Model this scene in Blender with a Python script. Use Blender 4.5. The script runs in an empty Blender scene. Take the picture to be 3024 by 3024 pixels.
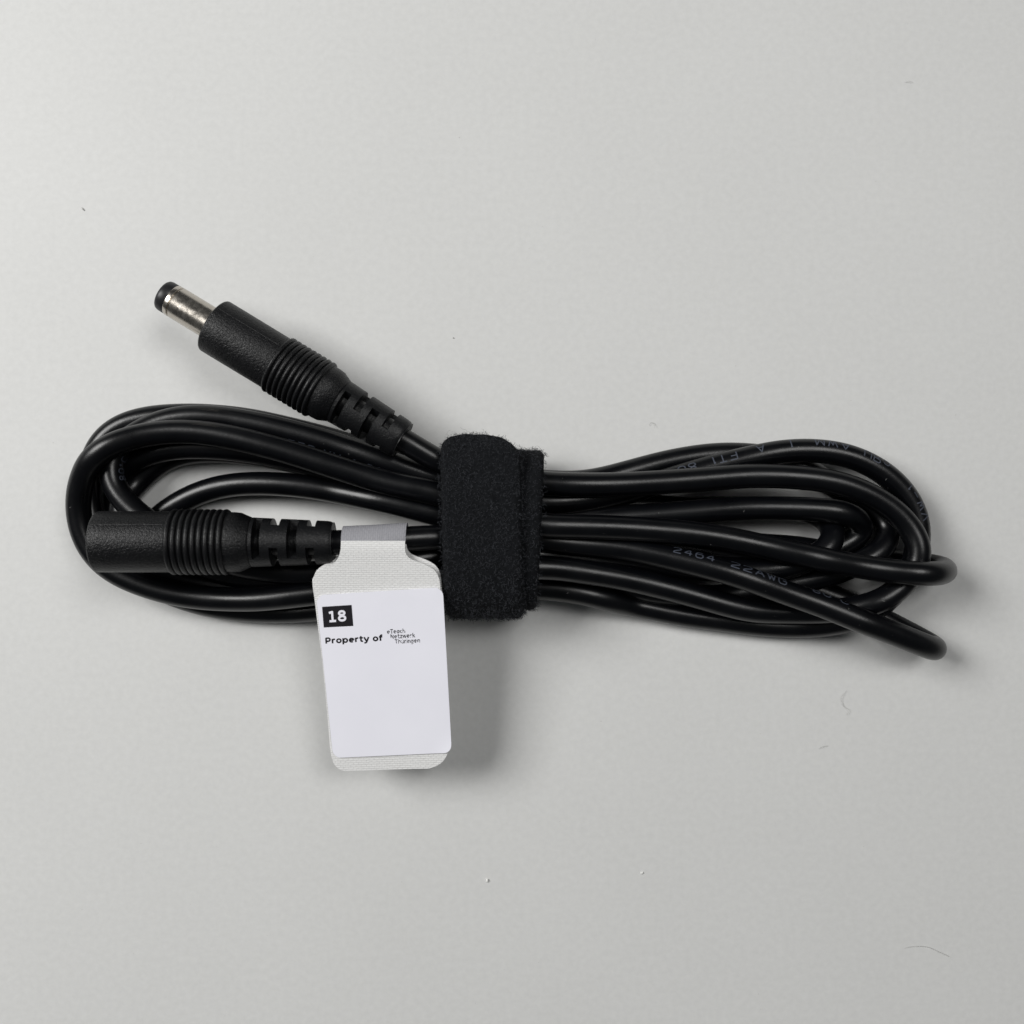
import bpy, bmesh, math, random
import numpy as np
from mathutils import Vector, Matrix, noise as mnoise

random.seed(7)
rng = np.random.default_rng(7)
scene = bpy.context.scene
C = scene.collection
MM = 0.001

# ------------------------------------------------------------------ camera
CAM_D = 181.0                        # mm above the table
FOV = math.radians(54.0)
F_PX = 1512.0 / math.tan(FOV / 2)    # photo pixels (3024 wide)
cam_data = bpy.data.cameras.new('camera')
cam_data.sensor_width = 36.0
cam_data.angle = FOV
cam_data.clip_start = 0.005
cam_data.clip_end = 20.0
cam_data.dof.use_dof = True
cam_data.dof.focus_distance = (CAM_D - 9.0) * MM
cam_data.dof.aperture_fstop = 20.0
cam = bpy.data.objects.new('camera', cam_data)
cam.location = (0, 0, CAM_D * MM)
C.objects.link(cam)
scene.camera = cam

# ------------------------------------------------------------------ world and lamps
world = bpy.data.worlds.new('World')
scene.world = world
world.use_nodes = True
bg = world.node_tree.nodes['Background']
bg.inputs['Color'].default_value = (0.93, 0.97, 1.0, 1)
bg.inputs['Strength'].default_value = 0.05

def area_lamp(name, loc, target, size, size_y, power, col):
    d = bpy.data.lights.new(name, 'AREA')
    d.shape = 'RECTANGLE'; d.size = size; d.size_y = size_y
    d.energy = power; d.color = col
    o = bpy.data.objects.new(name, d)
    o.location = loc
    o.rotation_euler = (Vector(target) - Vector(loc)).to_track_quat('-Z', 'Y').to_euler()
    C.objects.link(o)
    return o

area_lamp('window_light', (-0.50, 0.22, 0.52), (0, 0, 0), 0.32, 0.32, 5.35, (1.0, 0.992, 0.975))
area_lamp('ceiling_light', (0.34, 0.28, 0.85), (0, 0, 0), 0.34, 0.34, 3.2, (1.0, 0.992, 0.975))

scene.view_settings.view_transform = 'Standard'
scene.view_settings.look = 'None'
scene.view_settings.exposure = 0.0
scene.view_settings.gamma = 1.0
scene.view_settings.use_curve_mapping = False
scene.cycles.use_denoising = True

# ------------------------------------------------------------------ helpers
def P(u, v, z):
    """photo pixel and height (mm) -> point in mm"""
    return np.array([(u - 1512.0) / F_PX * (CAM_D - z), -(v - 1512.0) / F_PX * (CAM_D - z), z])

def Q(p):
    k = F_PX / (CAM_D - p[..., 2])
    return np.stack([1512 + p[..., 0] * k, 1512 - p[..., 1] * k], -1)

# the measuring sheets the outlines were taken from
def s1(x, y): return (400 + x / 2.1467, 780 + y / 2.1467)
def s2(x, y): return (150 + x / 2.273, 1150 + y / 2.273)
def s3(x, y): return (900 + x / 2.416, 1500 + y / 2.416)
def s5(x, y): return (1600 + x / 2.76, 1250 + y / 2.76)
def s6(x, y): return (2200 + x / 2.76, 1250 + y / 2.76)

def mesh_obj(name, verts, faces, mat, parent=None, org=(0, 0, 0), smooth=True, uv=None, sharp=None):
    me = bpy.data.meshes.new(name)
    v = (np.asarray(verts, float) - np.asarray(org, float)) * MM
    me.from_pydata(v.tolist(), [], [tuple(int(i) for i in f) for f in faces])
    if uv is not None:
        lay = me.uv_layers.new(name='UVMap')
        idx = np.empty(len(me.loops), dtype=np.int32)
        me.loops.foreach_get('vertex_index', idx)
        lay.data.foreach_set('uv', np.asarray(uv, float)[idx].ravel())
    me.polygons.foreach_set('use_smooth', [smooth] * len(me.polygons))
    if sharp is not None and smooth:
        me.set_sharp_from_angle(angle=math.radians(sharp))
    me.materials.append(mat)
    me.update()
    o = bpy.data.objects.new(name, me)
    C.objects.link(o)
    if parent is not None:
        o.parent = parent
    else:
        o.location = Vector(np.asarray(org, float) * MM)
    return o

def thing(name, label, cat, base, group=None):
    o = bpy.data.objects.new(name, None)
    o.empty_display_size = 0.01
    o.location = Vector(np.asarray(base, float) * MM)
    C.objects.link(o)
    o['label'] = label; o['category'] = cat
    if group: o['group'] = group
    return o

def grid_faces(nr, nc, close_c=False, off=0):
    f = []
    for i in range(nr - 1):
        for j in range(nc if close_c else nc - 1):
            k = (j + 1) % nc
            f.append((off + i * nc + j, off + i * nc + k, off + (i + 1) * nc + k, off + (i + 1) * nc + j))
    return f

# ------------------------------------------------------------------ materials
def new_mat(name):
    m = bpy.data.materials.new(name)
    m.use_nodes = True
    nt = m.node_tree
    b = nt.nodes['Principled BSDF']
    return m, nt, b

def N(nt, kind, **kw):
    n = nt.nodes.new(kind)
    for k, v in kw.items():
        if k in n.inputs: n.inputs[k].default_value = v
        else: setattr(n, k, v)
    return n

def ramp(nt, fac, stops):
    r = nt.nodes.new('ShaderNodeValToRGB')
    el = r.color_ramp.elements
    while len(el) < len(stops): el.new(0.5)
    for e, (p, c) in zip(el, stops):
        e.position = p
        e.color = (c, c, c, 1) if isinstance(c, (int, float)) else (*c, 1)
    nt.links.new(fac, r.inputs['Fac'])
    return r.outputs['Color']

def mat_table():
    m, nt, b = new_mat('white_tabletop')
    tc = N(nt, 'ShaderNodeTexCoord')
    n1 = N(nt, 'ShaderNodeTexNoise', Scale=28.0, Detail=4.0, Roughness=0.55)
    n2 = N(nt, 'ShaderNodeTexNoise', Scale=900.0, Detail=3.0, Roughness=0.6)
    for n in (n1, n2): nt.links.new(tc.outputs['Object'], n.inputs['Vector'])
    c1 = ramp(nt, n1.outputs['Fac'], [(0.3, (0.603, 0.606, 0.598)), (0.7, (0.620, 0.623, 0.615))])
    c2 = ramp(nt, n2.outputs['Fac'], [(0.3, 0.94), (0.7, 1.0)])
    mx = N(nt, 'ShaderNodeMix', data_type='RGBA', blend_type='MULTIPLY')
    mx.inputs[0].default_value = 1.0
    nt.links.new(c1, mx.inputs[6]); nt.links.new(c2, mx.inputs[7])
    nt.links.new(mx.outputs[2], b.inputs['Base Color'])
    b.inputs['Roughness'].default_value = 0.55
    b.inputs['Specular IOR Level'].default_value = 0.25
    bp = N(nt, 'ShaderNodeBump', Strength=0.12, Distance=0.00005)
    nt.links.new(n2.outputs['Fac'], bp.inputs['Height'])
    nt.links.new(bp.outputs['Normal'], b.inputs['Normal'])
    return m

def mat_cord():
    m, nt, b = new_mat('black_pvc_sheath')
    tc = N(nt, 'ShaderNodeTexCoord')
    n1 = N(nt, 'ShaderNodeTexNoise', Scale=1700.0, Detail=4.0, Roughness=0.65)
    n2 = N(nt, 'ShaderNodeTexNoise', Scale=160.0, Detail=4.0, Roughness=0.6)
    for n in (n1, n2): nt.links.new(tc.outputs['Object'], n.inputs['Vector'])
    nt.links.new(ramp(nt, n2.outputs['Fac'], [(0.3, (0.0012, 0.0014, 0.0021)), (0.75, (0.0024, 0.0027, 0.0037))]), b.inputs['Base Color'])
    nt.links.new(ramp(nt, n2.outputs['Fac'], [(0.25, 0.26), (0.75, 0.36)]), b.inputs['Roughness'])
    b.inputs['Specular IOR Level'].default_value = 0.36
    bp = N(nt, 'ShaderNodeBump', Strength=0.40, Distance=0.00004)
    nt.links.new(n1.outputs['Fac'], bp.inputs['Height'])
    nt.links.new(bp.outputs['Normal'], b.inputs['Normal'])
    return m

def mat_moulding(name, bump):
    m, nt, b = new_mat(name)
    tc = N(nt, 'ShaderNodeTexCoord')
    n1 = N(nt, 'ShaderNodeTexNoise', Scale=2900.0, Detail=2.5, Roughness=0.55, Distortion=0.8)
    n2 = N(nt, 'ShaderNodeTexNoise', Scale=300.0, Detail=3.0)
    for n in (n1, n2): nt.links.new(tc.outputs['Object'], n.inputs['Vector'])
    nt.links.new(ramp(nt, n2.outputs['Fac'], [(0.3, (0.0022, 0.0024, 0.0031)), (0.75, (0.004, 0.0043, 0.005))]), b.inputs['Base Color'])
    b.inputs['Roughness'].default_value = 0.42
    b.inputs['Specular IOR Level'].default_value = 0.33
    bp = N(nt, 'ShaderNodeBump', Strength=bump, Distance=0.00012)
    nt.links.new(n1.outputs['Fac'], bp.inputs['Height'])
    nt.links.new(bp.outputs['Normal'], b.inputs['Normal'])
    return m

def mat_metal():
    m, nt, b = new_mat('nickel_plated_brass')
    tc = N(nt, 'ShaderNodeTexCoord')
    n1 = N(nt, 'ShaderNodeTexNoise', Scale=900.0, Detail=5.0, Roughness=0.7)
    nt.links.new(tc.outputs['Object'], n1.inputs['Vector'])
    nt.links.new(ramp(nt, n1.outputs['Fac'], [(0.3, (0.50, 0.46, 0.41)), (0.7, (0.64, 0.60, 0.54))]), b.inputs['Base Color'])
    b.inputs['Metallic'].default_value = 1.0
    nt.links.new(ramp(nt, n1.outputs['Fac'], [(0.3, 0.17), (0.7, 0.33)]), b.inputs['Roughness'])
    bp = N(nt, 'ShaderNodeBump', Strength=0.15, Distance=0.00003)
    nt.links.new(n1.outputs['Fac'], bp.inputs['Height'])
    nt.links.new(bp.outputs['Normal'], b.inputs['Normal'])
    return m

def mat_plain(name, col, rough, spec=0.4):
    m, nt, b = new_mat(name)
    tc = N(nt, 'ShaderNodeTexCoord')
    n1 = N(nt, 'ShaderNodeTexNoise', Scale=700.0, Detail=4.0)
    nt.links.new(tc.outputs['Object'], n1.inputs['Vector'])
    nt.links.new(ramp(nt, n1.outputs['Fac'], [(0.25, tuple(c * 0.9 for c in col)), (0.75, tuple(min(1, c * 1.06) for c in col))]), b.inputs['Base Color'])
    b.inputs['Roughness'].default_value = rough
    b.inputs['Specular IOR Level'].default_value = spec
    return m

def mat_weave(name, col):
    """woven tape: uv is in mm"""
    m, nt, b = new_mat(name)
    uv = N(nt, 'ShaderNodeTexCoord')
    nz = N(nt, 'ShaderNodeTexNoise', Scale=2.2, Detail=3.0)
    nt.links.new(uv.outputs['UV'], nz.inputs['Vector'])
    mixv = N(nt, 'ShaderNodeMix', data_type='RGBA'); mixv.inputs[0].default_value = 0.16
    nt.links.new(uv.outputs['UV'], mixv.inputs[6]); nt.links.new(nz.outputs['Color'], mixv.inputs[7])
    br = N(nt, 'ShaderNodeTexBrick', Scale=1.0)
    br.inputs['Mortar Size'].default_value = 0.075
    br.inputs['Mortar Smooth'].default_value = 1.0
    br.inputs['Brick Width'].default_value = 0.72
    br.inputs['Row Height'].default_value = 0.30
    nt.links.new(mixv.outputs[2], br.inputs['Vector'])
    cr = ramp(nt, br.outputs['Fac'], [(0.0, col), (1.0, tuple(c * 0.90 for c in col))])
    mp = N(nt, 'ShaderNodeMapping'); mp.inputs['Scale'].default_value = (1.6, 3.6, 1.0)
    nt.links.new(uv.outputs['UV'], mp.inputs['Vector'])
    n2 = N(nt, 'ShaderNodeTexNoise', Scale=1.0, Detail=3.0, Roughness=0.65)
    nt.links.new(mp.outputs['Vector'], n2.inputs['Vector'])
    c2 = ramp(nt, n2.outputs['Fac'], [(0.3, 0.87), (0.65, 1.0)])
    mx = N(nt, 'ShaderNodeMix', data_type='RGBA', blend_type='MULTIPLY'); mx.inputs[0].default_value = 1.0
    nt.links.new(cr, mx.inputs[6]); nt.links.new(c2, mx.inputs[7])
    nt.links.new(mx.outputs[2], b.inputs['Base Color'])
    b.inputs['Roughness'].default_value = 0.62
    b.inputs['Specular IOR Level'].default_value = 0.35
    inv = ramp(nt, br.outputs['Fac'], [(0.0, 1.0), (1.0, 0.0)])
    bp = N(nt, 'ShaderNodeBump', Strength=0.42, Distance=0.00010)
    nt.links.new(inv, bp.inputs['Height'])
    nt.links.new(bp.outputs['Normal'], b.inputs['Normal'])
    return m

def mat_paper():
    m, nt, b = new_mat('white_label_paper')
    tc = N(nt, 'ShaderNodeTexCoord')
    n1 = N(nt, 'ShaderNodeTexNoise', Scale=1500.0, Detail=5.0, Roughness=0.65)
    n2 = N(nt, 'ShaderNodeTexNoise', Scale=90.0, Detail=3.0)
    for n in (n1, n2): nt.links.new(tc.outputs['Object'], n.inputs['Vector'])
    nt.links.new(ramp(nt, n2.outputs['Fac'], [(0.3, (0.80, 0.80, 0.87)), (0.7, (0.83, 0.83, 0.90))]), b.inputs['Base Color'])
    b.inputs['Roughness'].default_value = 0.6
    b.inputs['Specular IOR Level'].default_value = 0.3
    bp = N(nt, 'ShaderNodeBump', Strength=0.2, Distance=0.00004)
    nt.links.new(n1.outputs['Fac'], bp.inputs['Height'])
    nt.links.new(bp.outputs['Normal'], b.inputs['Normal'])
    return m

def mat_felt():
    m, nt, b = new_mat('black_loop_fabric')
    tc = N(nt, 'ShaderNodeTexCoord')
    n1 = N(nt, 'ShaderNodeTexNoise', Scale=1700.0, Detail=5.0, Roughness=0.75)
    n2 = N(nt, 'ShaderNodeTexNoise', Scale=240.0, Detail=3.0)
    for n in (n1, n2): nt.links.new(tc.outputs['Object'], n.inputs['Vector'])
    nt.links.new(ramp(nt, n1.outputs['Fac'], [(0.3, (0.003, 0.0034, 0.0042)), (0.7, (0.011, 0.012, 0.014))]), b.inputs['Base Color'])
    b.inputs['Roughness'].default_value = 0.95
    b.inputs['Specular IOR Level'].default_value = 0.12
    bp = N(nt, 'ShaderNodeBump', Strength=1.0, Distance=0.0003)
    nt.links.new(n1.outputs['Fac'], bp.inputs['Height'])
    nt.links.new(bp.outputs['Normal'], b.inputs['Normal'])
    return m

M_TABLE = mat_table()
M_CORD = mat_cord()
M_MOULD = mat_moulding('black_grained_moulding', 1.0)
M_RIB = mat_moulding('black_ribbed_moulding', 0.6)
M_METAL = mat_metal()
M_TIP = mat_plain('black_tip_plastic', (0.014, 0.014, 0.016), 0.4)
M_PRINT = mat_plain('grey_cord_print', (0.048, 0.055, 0.074), 0.6)
M_INK = mat_plain('black_label_ink', (0.012, 0.011, 0.014), 0.55, 0.25)
M_LOGO = mat_plain('grey_logo_ink', (0.035, 0.035, 0.04), 0.6, 0.25)
M_FELT = mat_felt()
M_FUZZ = mat_plain('black_fuzz_fibre', (0.040, 0.043, 0.050), 0.7, 0.3)
M_WEAVE = mat_weave('white_woven_tape', (0.78, 0.78, 0.775))
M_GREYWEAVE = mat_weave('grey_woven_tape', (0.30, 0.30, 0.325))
M_PAPER = mat_paper()
M_LINT = mat_plain('grey_lint', (0.43, 0.425, 0.41), 0.8, 0.2)
M_CRUMB = mat_plain('white_crumb', (0.8, 0.8, 0.78), 0.7, 0.2)
M_BLIND = mat_plain('dark_socket_inside', (0.01, 0.01, 0.01), 0.6)

# ------------------------------------------------------------------ table
tt = mesh_obj('table_top', [(-700, -700, 0), (700, -700, 0), (700, 700, 0), (-700, 700, 0),
                            (-700, -700, -25), (700, -700, -25), (700, 700, -25), (-700, 700, -25)],
              [(0, 1, 2, 3), (7, 6, 5, 4), (0, 4, 5, 1), (1, 5, 6, 2), (2, 6, 7, 3), (3, 7, 4, 0)], M_TABLE, smooth=False)
tt['kind'] = 'structure'

# ------------------------------------------------------------------ the cord: one continuous run
RAD = 2.08
def pts(f, lst): return [P(*f(x, y), z) for x, y, z in lst]
def ph(lst): return [P(u, v, z) for u, v, z in lst]

# right-hand loops, each from the upper side of the strap round to the lower side
R = {}
R[3] = ph([(1590, 1429, 9.4)]) + pts(s5, [(200, 505, 9.6), (500, 505, 9.6), (1000, 480, 9.6), (1500, 442, 9.6)]) + \
    pts(s6, [(0, 428, 9.6), (300, 432, 9.6), (600, 455, 9.5), (800, 492, 9.3), (1000, 570, 9.0), (1170, 668, 8.6), (1300, 785, 8.2), (1370, 900, 7.6), (1398, 1010, 6.8), (1390, 1110, 6.4),
             (1320, 1240, 6.3), (1180, 1375, 6.2), (1000, 1470, 6.2), (700, 1530, 5.6), (350, 1535, 4.6)]) + \
    pts(s5, [(1656, 1510, 4.4), (1200, 1390, 5.4), (700, 1262, 6.0), (300, 1195, 6.0)]) + ph([(1600, 1668, 6.0)])
R[1] = ph([(1590, 1487, 6.4)]) + pts(s5, [(250, 640, 6.2), (600, 590, 5.8), (1000, 470, 5.6), (1400, 350, 5.6), (1656, 290, 5.8)]) + \
    pts(s6, [(300, 228, 6.0), (560, 220, 6.0), (800, 248, 6.0), (1000, 320, 6.0), (1180, 435, 5.6), (1320, 585, 5.2), (1400, 735, 5.0), (1422, 880, 4.6), (1415, 1010, 5.4), (1390, 1150, 6.2),
             (1310, 1320, 6.2), (1190, 1440, 6.2), (1040, 1535, 6.2), (800, 1620, 4.0), (500, 1655, 2.4), (200, 1650, 2.1)]) + \
    pts(s5, [(1656, 1630, 2.1), (1200, 1555, 2.1), (700, 1447, 2.1), (300, 1358, 2.1)]) + ph([(1600, 1730, 2.2)])
R[2] = ph([(1590, 1420, 5.0)]) + pts(s5, [(200, 490, 4.4), (420, 470, 3.4), (700, 397, 2.3), (1000, 316, 2.1), (1300, 263, 2.1), (1500, 247, 2.1), (1780, 262, 2.1)]) + \
    pts(s6, [(300, 285, 2.1), (520, 380, 2.1), (720, 510, 2.1), (930, 640, 2.1), (1100, 750, 2.2), (1185, 860, 2.6), (1165, 960, 3.4), (1060, 1070, 5.2), (880, 1160, 6.0), (640, 1240, 6.0), (350, 1310, 5.6), (60, 1370, 5.0)]) + \
    pts(s5, [(1500, 1420, 3.6), (1100, 1410, 2.4), (600, 1340, 2.1), (200, 1265, 2.1)]) + ph([(1600, 1690, 2.1)])
R[4] = ph([(1590, 1530, 5.6)]) + pts(s5, [(300, 770, 5.6), (700, 762, 5.8), (1050, 738, 6.4), (1500, 702, 7.2)]) + \
    pts(s6, [(0, 690, 7.6), (300, 692, 7.8), (600, 702, 7.8), (800, 728, 7.4), (920, 775, 6.6), (970, 828, 4.9), (945, 890, 3.0), (850, 945, 2.2), (700, 1020, 2.1), (450, 1085, 2.4), (100, 1095, 3.0)]) + \
    pts(s5, [(1300, 1030, 3.0), (800, 970, 2.6), (300, 940, 2.2)]) + ph([(1600, 1588, 2.1)])
R[5] = ph([(1590, 1556, 11.2)]) + pts(s5, [(50, 842, 11.0), (300, 842, 11.0), (800, 862, 11.0), (1300, 906, 11.0)]) + \
    pts(s6, [(0, 968, 11.0), (400, 1060, 11.0), (800, 1143, 11.0), (1200, 1207, 10.9), (1450, 1222, 10.7), (1570, 1220, 10.0), (1632, 1212, 8.4), (1645, 1200, 6.4), (1625, 1180, 4.2), (1560, 1160, 2.6), (1450, 1147, 2.1), (1200, 1120, 2.1), (900, 1080, 2.1), (600, 1040, 2.1), (300, 1015, 2.1)]) + \
    pts(s5, [(1656, 990, 2.1), (1200, 910, 2.1), (700, 850, 2.1), (300, 815, 2.1)]) + ph([(1600, 1548, 2.1)])
R[6] = ph([(1590, 1594, 8.4)]) + pts(s5, [(100, 965, 8.6), (350, 985, 8.8), (700, 1022, 9.4), (1000, 1087, 10.2), (1400, 1182, 10.8), (1656, 1258, 11.0)]) + \
    pts(s6, [(300, 1370, 11.0), (600, 1472, 11.0), (900, 1592, 11.0), (1200, 1705, 10.9), (1400, 1785, 10.6), (1510, 1828, 9.8), (1560, 1848, 8.2), (1570, 1848, 6.2), (1545, 1830, 4.0), (1490, 1795, 2.5), (1400, 1748, 2.1), (1200, 1640, 2.1), (900, 1490, 2.1), (600, 1365, 2.1), (300, 1260, 2.1), (0, 1180, 2.1)]) + \
    pts(s5, [(1300, 1110, 2.1), (800, 1020, 2.3), (300, 990, 2.6)]) + ph([(1600, 1608, 3.0)])
R[7] = ph([(1590, 1470, 2.2)]) + pts(s5, [(300, 660, 2.1), (700, 660, 2.1), (1200, 690, 2.1)]) + \
    pts(s6, [(0, 690, 2.1), (300, 690, 2.4), (520, 705, 2.8), (660, 755, 3.2), (725, 850, 3.4), (690, 950, 3.6), (590, 1050, 4.6), (420, 1130, 5.0), (150, 1190, 5.0)]) + \
    pts(s5, [(1400, 1180, 4.6), (900, 1125, 4.4), (400, 1090, 4.4)]) + ph([(1600, 1630, 4.4)])

# left-hand loops, from the lower side of the strap round to the upper side
L = {}
def rev(a): return a[::-1]
L['A'] = rev(ph([(1310, 1400, 2.6)]) + pts(s2, [(2300, 470, 2.6), (1932, 350, 2.6), (1600, 262, 2.4), (1300, 198, 2.2), (1000, 172, 2.1), (850, 172, 2.1), (620, 192, 2.1), (450, 245, 2.1), (330, 345, 2.1), (268, 480, 2.1), (255, 620, 2.1), (258, 760, 2.1), (285, 900, 2.1), (360, 1060, 2.1), (520, 1210, 2.1), (800, 1355, 2.1), (1100, 1452, 2.1), (1450, 1484, 2.1), (1790, 1460, 2.1), (2200, 1390, 2.1)]) + ph([(1310, 1735, 2.1)]))
L['B'] = rev(ph([(1310, 1420, 6.2)]) + pts(s2, [(2300, 510, 6.4), (1932, 375, 6.6), (1600, 280, 6.4), (1300, 214, 6.0), (1000, 180, 5.8), (760, 208, 5.8), (570, 305, 5.6), (450, 425, 5.4), (415, 560, 5.6), (460, 690, 6.0), (560, 800, 6.2), (740, 935, 6.2), (1000, 1080, 6.2), (1300, 1185, 6.4), (1770, 1232, 7.4)]) + ph([(1150, 1672, 8.0), (1310, 1645, 8.2)]))
L['C'] = rev(ph([(1310, 1462, 9.2)]) + pts(s2, [(2300, 640, 9.4), (1932, 528, 9.6), (1500, 392, 9.8), (1100, 299, 9.8), (850, 280, 9.7), (600, 312, 9.4), (400, 392, 8.9), (255, 530, 8.2), (190, 680, 7.4), (183, 810, 6.8), (205, 950, 6.4), (268, 1085, 6.2), (390, 1210, 6.2), (600, 1308, 6.2), (900, 1387, 6.2), (1300, 1407, 6.2), (1780, 1357, 6.4)]) + ph([(1150, 1712, 7.0), (1310, 1692, 7.2)]))
L['D'] = rev(ph([(1310, 1486, 5.4)]) + pts(s2, [(2300, 640, 5.6), (1932, 545, 5.6), (1600, 462, 5.6), (1300, 408, 5.6), (950, 385, 5.4), (740, 408, 5.0), (580, 470, 4.0), (460, 580, 3.0), (400, 700, 2.2), (420, 840, 2.1), (560, 980, 2.1), (850, 1110, 2.1), (1300, 1190, 2.1), (1770, 1210, 2.1)]) + ph([(1310, 1650, 2.1)]))
L['F'] = rev(ph([(1310, 1452, 2.1)]) + pts(s2, [(2300, 640, 2.1), (1932, 560, 2.1), (1500, 455, 2.1), (1150, 412, 2.1), (950, 415, 2.1), (780, 455, 2.1), (640, 545, 2.1), (520, 660, 2.1), (470, 770, 2.1), (540, 900, 2.1), (760, 1040, 2.4), (1200, 1230, 3.0), (1770, 1290, 3.4)]) + ph([(1310, 1672, 4.6)]))
L['G'] = rev(ph([(1310, 1521, 6.2)]) + pts(s2, [(2300, 752, 6.0), (1932, 678, 5.6), (1500, 632, 4.6), (1250, 634, 3.8), (1080, 664, 3.0), (900, 735, 2.4), (760, 825, 2.1), (660, 920, 2.1), (625, 1030, 2.1), (690, 1160, 2.1), (880, 1270, 2.1), (1250, 1330, 2.1), (1770, 1350, 2.1)]) + ph([(1310, 1700, 2.1)]))

def axis_pt(u, v, z, up):
    p = P(u, v, z + up); p[2] = z
    return p
PLUG_END = axis_pt(1184, 1296, 11.6, 3.0)
PLUG_FRONT = axis_pt(626.8, 957.5, 11.2, 4.2)
SOCK_FRONT = axis_pt(252, 1602, 16.0, 4.6)
SOCK_END = axis_pt(976, 1604, 15.2, 3.0)
start = [PLUG_END + (PLUG_FRONT - PLUG_END) * 0.10, PLUG_END, P(1222, 1319, 11.4), P(1262, 1343, 11.0), P(1310, 1368, 10.4)]
end = [P(1310, 1586, 12.3), P(1240, 1589, 13.6), P(1150, 1595, 14.6), P(1060, 1600, 15.0), SOCK_END, SOCK_END + (SOCK_FRONT - SOCK_END) * 0.10]

run = []; tags_ = []
def add(seq, tag):
    for p in seq: run.append(p); tags_.append(tag)
add(start, 'P'); add(R[3], 'R3'); add(L['C'], 'C'); add(R[5], 'R5'); add(L['D'], 'D'); add(R[4], 'R4'); add(L['F'], 'F'); add(R[7], 'R7')
add(L['B'], 'B'); add(R[1], 'R1'); add(L['A'], 'A'); add(R[2], 'R2'); add(L['G'], 'G'); add(R[6], 'R6'); add(end, 'S')
run = np.array(run)

def catmull(p, step):
    """centripetal Catmull-Rom through p, resampled evenly"""
    q = np.vstack([2 * p[0] - p[1], p, 2 * p[-1] - p[-2]])
    out = []; own = []
    for i in range(len(p) - 1):
        a, b, c, d = q[i:i + 4]
        t0 = 0; t1 = np.linalg.norm(b - a) ** .5 + 1e-6; t2 = t1 + np.linalg.norm(c - b) ** .5 + 1e-6; t3 = t2 + np.linalg.norm(d - c) ** .5 + 1e-6
        t = np.linspace(t1, t2, 24, endpoint=False)[:, None]
        A1 = (t1 - t) / (t1 - t0) * a + (t - t0) / (t1 - t0) * b
        A2 = (t2 - t) / (t2 - t1) * b + (t - t1) / (t2 - t1) * c
        A3 = (t3 - t) / (t3 - t2) * c + (t - t2) / (t3 - t2) * d
        B1 = (t2 - t) / (t2 - t0) * A1 + (t - t0) / (t2 - t0) * A2
        B2 = (t3 - t) / (t3 - t1) * A2 + (t - t1) / (t3 - t1) * A3
        out.append((t2 - t) / (t2 - t1) * B1 + (t - t1) / (t2 - t1) * B2); own += [i] * 24
    out = np.vstack(out + [p[-1:]]); own.append(len(p) - 2)
    s = np.concatenate([[0], np.cumsum(np.linalg.norm(np.diff(out, axis=0), axis=1))])
    n = int(s[-1] / step)
    si = np.linspace(0, s[-1], n)
    return np.stack([np.interp(si, s, out[:, k]) for k in range(3)], -1), np.array(own)[np.clip(np.searchsorted(s, si), 0, len(own) - 1)]

line, owner = catmull(run, 0.8)
own_tag = np.array([tags_[i] for i in owner])

def smooth_line(l, n, w=0.5):
    for _ in range(n):
        m = l.copy()
        m[1:-1] = l[1:-1] * (1 - w) + (l[:-2] + l[2:]) * 0.5 * w
        m[:8] = l[:8]; m[-8:] = l[-8:]
        l = m
    return l

# settle the run: strands push each other apart, mostly up and down, and stay on the table
def settle(l, iters=90):
    home = l.copy(); n = len(l)
    ii = jj = None
    sax = np.linspace(0, 1, 24)[:, None]
    obst = [(SOCK_FRONT, SOCK_END, lambda t: np.where(t < 0.66, 5.5, 4.1)), (PLUG_FRONT, PLUG_END, lambda t: np.where(t < 0.66, 5.1, 3.8))]
    for it in range(iters):
        if it % 12 == 0:
            I = []; J = []
            for a in range(0, n, 400):
                d = ((l[a:a + 400, None, :] - l[None, :, :]) ** 2).sum(-1)
                i, j = np.nonzero(d < (2 * RAD + 2.0) ** 2)
                i = i + a
                k = (j - i) > 10
                I.append(i[k]); J.append(j[k])
            ii = np.concatenate(I); jj = np.concatenate(J)
        dv = l[jj] - l[ii]
        dist = np.linalg.norm(dv, axis=1) + 1e-9
        pen = 2 * RAD + 0.02 - dist
        k = pen > 0
        nv = dv[k] / dist[k, None]
        nv = nv * np.array([0.28, 0.28, 1.0])
        mv = nv * (pen[k] * 0.22)[:, None]
        acc = np.zeros_like(l); cnt = np.zeros(n)
        np.add.at(acc, ii[k], -mv); np.add.at(acc, jj[k], mv)
        np.add.at(cnt, ii[k], 1); np.add.at(cnt, jj[k], 1)
        l = l + acc / np.maximum(1, cnt * 0.55)[:, None]
        for a, b, rf in obst:
            ax = b - a; ln = ax @ ax
            t = ((l - a) @ ax) / ln
            c = a + np.clip(t, 0, 1)[:, None] * ax
            dd = l - c; di = np.linalg.norm(dd, axis=1) + 1e-9
            pen = rf(np.clip(t, 0, 1)) + RAD - di
            hit = (pen > 0) & (t > -0.02) & (t < 1.0)
            hit[:22] = False; hit[-22:] = False
            l[hit, 2] -= (pen[hit] * 0.3)
        l[:, :2] += (home[:, :2] - l[:, :2]) * 0.10
        l[:, 2] += (home[:, 2] - l[:, 2]) * 0.012
        l[:, 2] = np.maximum(l[:, 2], RAD)
        l = smooth_line(l, 2, 0.5)
        l[:26] = home[:26]; l[-26:] = home[-26:]
    return smooth_line(l, 6, 0.5)
line = settle(line)
line[:, 2] = np.maximum(line[:, 2], RAD)

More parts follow.
